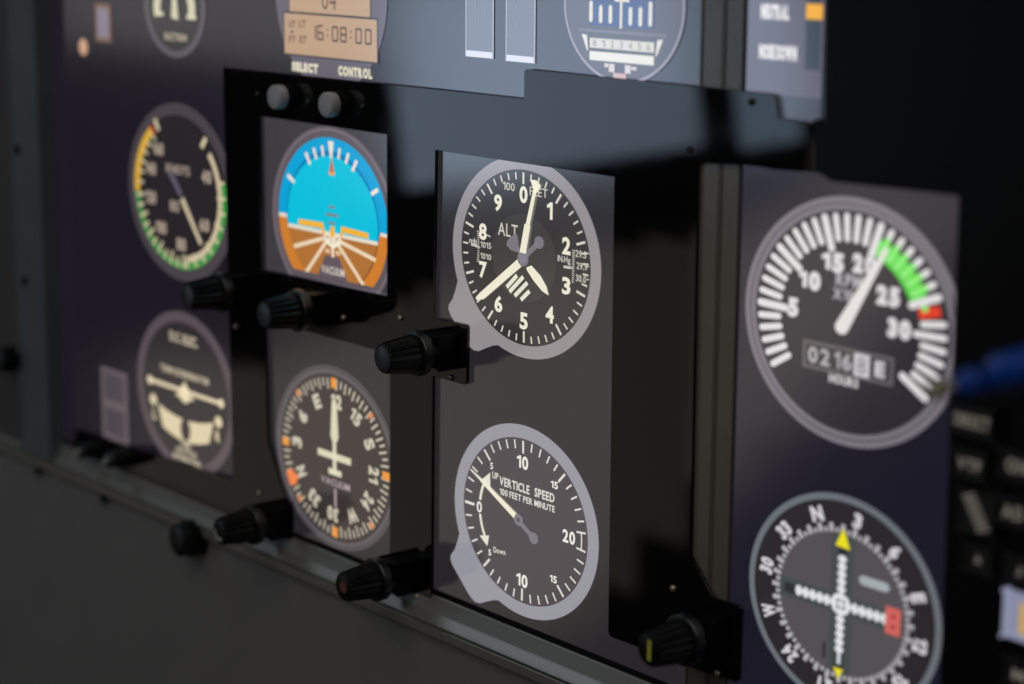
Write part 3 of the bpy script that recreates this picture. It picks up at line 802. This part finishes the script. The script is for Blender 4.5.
x, z = at(1016, 617, -23)
kk = child(link_bm('lit_key', box_bm(x - 4.6, x + 8, YR + 0.2, -22.8, z - 7, z + 7, 0.8), lit((132, 136, 160))), tr)
o = draw('key_mark', Buf().rect(-1.2, -5, 1.6, 5), lit((196, 156, 84)), kk, 0); o.location = ((x + 2.4) * MM, -23.0 * MM, z * MM)

# blue sleeved connectors crossing the console
def blue_rod(px0, py0, px1, py1, r, Y, label, tip):
    x0, z0 = at(px0, py0, Y); x1, z1 = at(px1, py1, Y)
    L = math.hypot(x1 - x0, z1 - z0); ang = math.atan2(z1 - z0, x1 - x0)
    t = thing('blue_plug', label, 'plug', x0, Y, z0, 'blue plugs on the console')
    def ob(name, prof, m):
        bm = lathe_bm(prof, n=32)
        bmesh.ops.rotate(bm, verts=bm.verts, cent=(0, 0, 0), matrix=Matrix.Rotation(math.pi / 2, 3, 'Z'))
        bmesh.ops.rotate(bm, verts=bm.verts, cent=(0, 0, 0), matrix=Matrix.Rotation(-ang, 3, 'Y'))
        return link_bm(name, bm, m, t, smooth=True)
    ob('sleeve', [(0, r * 0.8, 0), (0.8, r, 0), (L - 1.5, r * 1.02, 0), (L, r * 0.85, 0)], M_blue)
    if tip: ob('tip', [(-10.5, 1.8, 0), (-9.8, 2.6, 0), (-6.0, 2.8, 0), (-5.6, 1.0, 0), (0.2, 1.0, 0)], M_brass)
blue_rod(962, 384, 984, 379.5, 3.5, -110, 'slim blue plug with a brass tip next to the tachometer rim', True)
blue_rod(996, 373.5, 1050, 361, 4.7, -110, 'thicker blue plug running off the right edge of the photo', False)

# ================================================================== knobs
knobN = 0
def knob(px, py, label, scale=1.1, h=34.0, mark=None, Y=YB, mk=M_cap):
    x, z = at(px, py, Y - h)
    t = thing('control_knob', label, 'knob', x, Y, z, 'black fluted control knobs')
    s = scale
    def lk(name, prof, m, n=96, flute=None):
        return link_bm(name, lathe_bm(prof, n, flute), m, t, smooth=True)
    lk('grip', [(h - 15.5, 7.1 * s, 0.55), (h - 14.5, 7.3 * s, 0.7), (h - 8, 6.7 * s, 0.75), (h - 1.6, 6.0 * s, 0.75), (h - 0.4, 5.75 * s, 0.6), (h - 0.05, 5.3 * s, 0.2)], M_knob, n=192, flute=18)
    lk('cap', [(h - 0.6, 4.75 * s, 0), (h + 0.05, 4.7 * s, 0), (h + 0.28, 4.2 * s, 0)], mk, n=48)
    lk('flange', [(h - 19.5, 8.0 * s, 0), (h - 19.0, 8.6 * s, 0), (h - 16.0, 8.6 * s, 0), (h - 15.4, 8.1 * s, 0), (h - 15.2, 6.5 * s, 0)], M_flange, n=64)
    lk('collar', [(11.0, 6.2 * s, 0), (h - 19.6, 7.0 * s, 0), (h - 19.5, 5.0, 0)], M_knob, n=48)
    link_bm('encoder_body', box_bm(-6.0 * s, 6.0 * s, -0.2, -10, -6.0 * s, 6.0 * s, 0.8), M_side, t)
    if mark:
        kind, mm = mark
        b = Buf()
        if kind == 'arc': b.ring(3.2, 4.2, 150, 275)
        if kind == 'spot': b.disc(2.5, (0.2, 0), 24)
        if kind == 'line': b.bar((0.4, -3.9), (0.4, 3.9), 2.0)
        o = draw('pointer_mark', b, mm, t, 0); o.location = (0, -(h + 0.32) * MM, 0)
    return t
knob(382.5, 358.5, 'black fluted knob touching the lower left of the altimeter ring')
knob(264, 314.7, 'black fluted knob below the blue and brown attitude indicator')
knob(187.5, 296, 'black fluted knob below the airspeed gauge, blurred and farthest of the middle row')
knob(219.7, 531.5, 'black fluted knob with a thin white arc on its end, left below the heading dial', mark=('arc', M_white), mk=M_knob)
knob(343.3, 587, 'black fluted knob with a dull orange spot on its end, below the heading dial', mark=('spot', M_orange), mk=M_knob)
knob(649, 650, 'black fluted knob with a yellow line on its end, at the bottom edge', scale=1.12, mark=('line', M_yellow), mk=M_knob)

def small_knob(px, py, label, Y=YB, h=9, r=5.4):
    x, z = at(px, py, Y - h)
    t = thing('push_knob', label, 'knob', x, Y, z, 'small grey knobs above the attitude indicator')
    link_bm('cap', lathe_bm([(h - 5, r * 0.96, 0), (h - 3.8, r, 0), (h - 0.9, r, 0), (h - 0.25, r * 0.93, 0), (h, r * 0.8, 0)], 48), M_grey, t, True)
    link_bm('shaft', lathe_bm([(0, r * 1.05, 0), (2.5, r * 1.05, 0), (2.6, r * 0.8, 0), (h - 5, r * 0.8, 0)], 48), M_gap, t, True)
small_knob(273.0, 97.3, 'left one of the two small grey knobs above the attitude indicator')
small_knob(324.4, 105, 'right one of the two small grey knobs above the attitude indicator')

def dark_button(px, py, label, r, h, Y, spec=M_flange):
    x, z = at(px, py, Y - h)
    t = thing('round_button', label, 'button', x, Y, z, 'round black buttons on the frame')
    link_bm('cap', lathe_bm([(h - 6, r * 0.9, 0), (h - 5, r, 0), (h - 1.2, r, 0), (h - 0.3, r * 0.85, 0), (h, r * 0.55, 0)], 40), M_flange, t, True)
    if r < 5: link_bm('tip', lathe_bm([(h - 0.2, 1.7, 0), (h + 0.5, 1.7, 0), (h + 0.9, 1.2, 0)], 24), M_grey, t, True)  # grey disc stands in for the white highlight on the button end
    link_bm('collar', lathe_bm([(-0.5, r * 1.15, 0), (h - 6.2, r * 1.15, 0), (h - 5.9, r * 0.8, 0)], 40), M_knob, t, True)
dark_button(78, 452, 'black button at the far lower left corner of the display, left of its neighbour', 4.2, 12, YB)
dark_button(106, 461, 'black button on the bottom strip under the grey rocker switch', 4.4, 14, YB)
dark_button(176, 541, 'big blurred black button on the grey panel under the rail', 8.2, 12, -5)
dark_button(-3, 361, 'black button on the grey side frame, cut by the left edge', 6.5, 10, -9)

# ================================================================== frame, rail, lower panel
tf = thing('metal_frame', 'grey metal frame with a ribbed bottom rail around the lower left of the displays', 'frame', -420, 0, -165)
xs = at(35, 0, -8)[0]; xl_ = at(9, 100, -8)[0]
side = link_bm('side_bar', box_bm(xl_, xs, 6, -8, -163, 150, 1.0, 3), M_frame); child(side, tf)
o = child(link_bm('side_lip', box_bm(-540, xl_ - 0.4, 6, -5.5, -163, 150, 1.0, 3), mat('dark_trim', (0.05, 0.042, 0.04), rough=0.55)), tf)
prof = [(8, -154.2), (-1.2, -154.2), (-1.6, -154.5), (-4.5, -160.0), (-4.9, -160.5), (-7.3, -163.1), (-7.9, -163.8), (-7.8, -164.4), (-5.6, -164.7), (-5.4, -165.3), (-6.6, -165.7), (-7.0, -166.2), (-6.8, -170.0), (-6.0, -170.6), (8, -170.6)]
child(link_bm('bottom_rail', rail_bm(-520, 330, prof), M_rail), tf)
def hole_(px, py, Y, r, n='screw_hole'):
    x, z = at(px, py, Y)
    bm = lathe_bm([(-Y - 0.5, r, 0), (-Y + 0.35, r, 0), (-Y + 0.4, r * 0.8, 0)], 24, cx=x, cz=z)
    return child(link_bm(n, bm, M_hole, smooth=True), tf)
hole_(17.5, 150, -8, 3.0); hole_(25, 281, -8, 3.0)
hole_(37, 471, -6.8, 2.6); hole_(103, 499, -6.8, 2.6)
tl = thing('lower_panel', 'plain dark grey powder coated panel below the rail, filling the lower left', 'panel', 0, -4, -171)
child(link_bm('panel_sheet', box_bm(-520, 330, 6, -3.5, -420, -170.4, 0.5), M_lower), tl)
# backing shell so nothing is open behind the displays
tk = thing('backing_shell', 'black housing behind the displays, seen only in the gaps', 'housing', 0, 12, 0)
child(link_bm('housing', box_bm(-520, 420, 40, 11, -420, 200, 0), M_gap), tk)

# ================================================================== light
def area(name, cx, cy, cz, sx, sz, rad, col, tilt=0.0, aim=None, spread=180):
    L = bpy.data.lights.new(name, 'AREA'); L.shape = 'RECTANGLE'; L.size = sx * MM; L.size_y = sz * MM
    A = sx * sz * 1e-6
    L.energy = math.pi * A * rad; L.color = col; L.spread = R_(spread)
    o = bpy.data.objects.new(name, L); COL.objects.link(o)
    o.location = (cx * MM, cy * MM, cz * MM)
    if aim is None:
        base = Matrix.Rotation(R_(90), 4, 'X')      # faces +y
        o.matrix_world = Matrix.Translation(o.location) @ Matrix.Rotation(R_(tilt), 4, 'Y') @ base
    else:
        d = Vector(aim) * MM - o.location
        o.rotation_euler = d.to_track_quat('-Z', 'Y').to_euler()
    return o
area('window_light', -1547, -1300, -58, 615, 300, 1.62, (0.69, 0.88, 1.14), tilt=-11)
area('window_light_small', -1128, -1300, -4, 100, 270, 1.55, (0.62, 0.86, 1.12), tilt=-11)
area('room_light_dim', -2420, -1300, 40, 1000, 290, 0.34, (1.0, 0.97, 0.95))
area('room_light_dim', -2110, -1300, 55, 420, 270, 0.16, (0.95, 0.97, 1.0))
BN = (1.0, 0.86, 0.74)
def top_(x):
    K = ((-2700, -640), (-2230, -600), (-1850, -430), (-1371, -290), (-1100, -235), (-1040, -125), (-700, -110))
    for (xa, za), (xb, zb) in zip(K, K[1:]):
        if xa <= x <= xb: return za + (zb - za) * (x - xa) / (xb - xa)
xx = -2650
while xx < -800:
    w_ = 95; xm = xx + w_ / 2
    zt_ = top_(xm); zb_ = max(-870, -870 + 0.93 * (xm + 1500))
    if zt_ - zb_ > 15: area('room_bounce', xm, -1300, (zb_ + zt_) / 2, w_, zt_ - zb_, 0.225 if xm < -1220 else 0.36, BN)
    xx += w_
area('window_light_high', -980, -470, 700, 560, 420, 0.9, (0.80, 0.95, 1.05), aim=(60, -8, -162))
area('overhead_fill', 420, -1150, 1000, 1500, 1300, 1.25, (1.0, 0.97, 0.94), aim=(-60, 0, -150))  # unseen lamp added overhead to brighten the frame, rail and lower panel

w = bpy.data.worlds.new('World'); SC.world = w; w.use_nodes = True
bg = w.node_tree.nodes['Background']
bg.inputs['Color'].default_value = (0.9, 0.95, 1.0, 1); bg.inputs['Strength'].default_value = 0.006

SC.render.engine = 'CYCLES'
SC.view_settings.view_transform = 'Standard'
SC.view_settings.look = 'None'
SC.view_settings.exposure = 0
SC.view_settings.gamma = 1
SC.render.resolution_x = W; SC.render.resolution_y = H
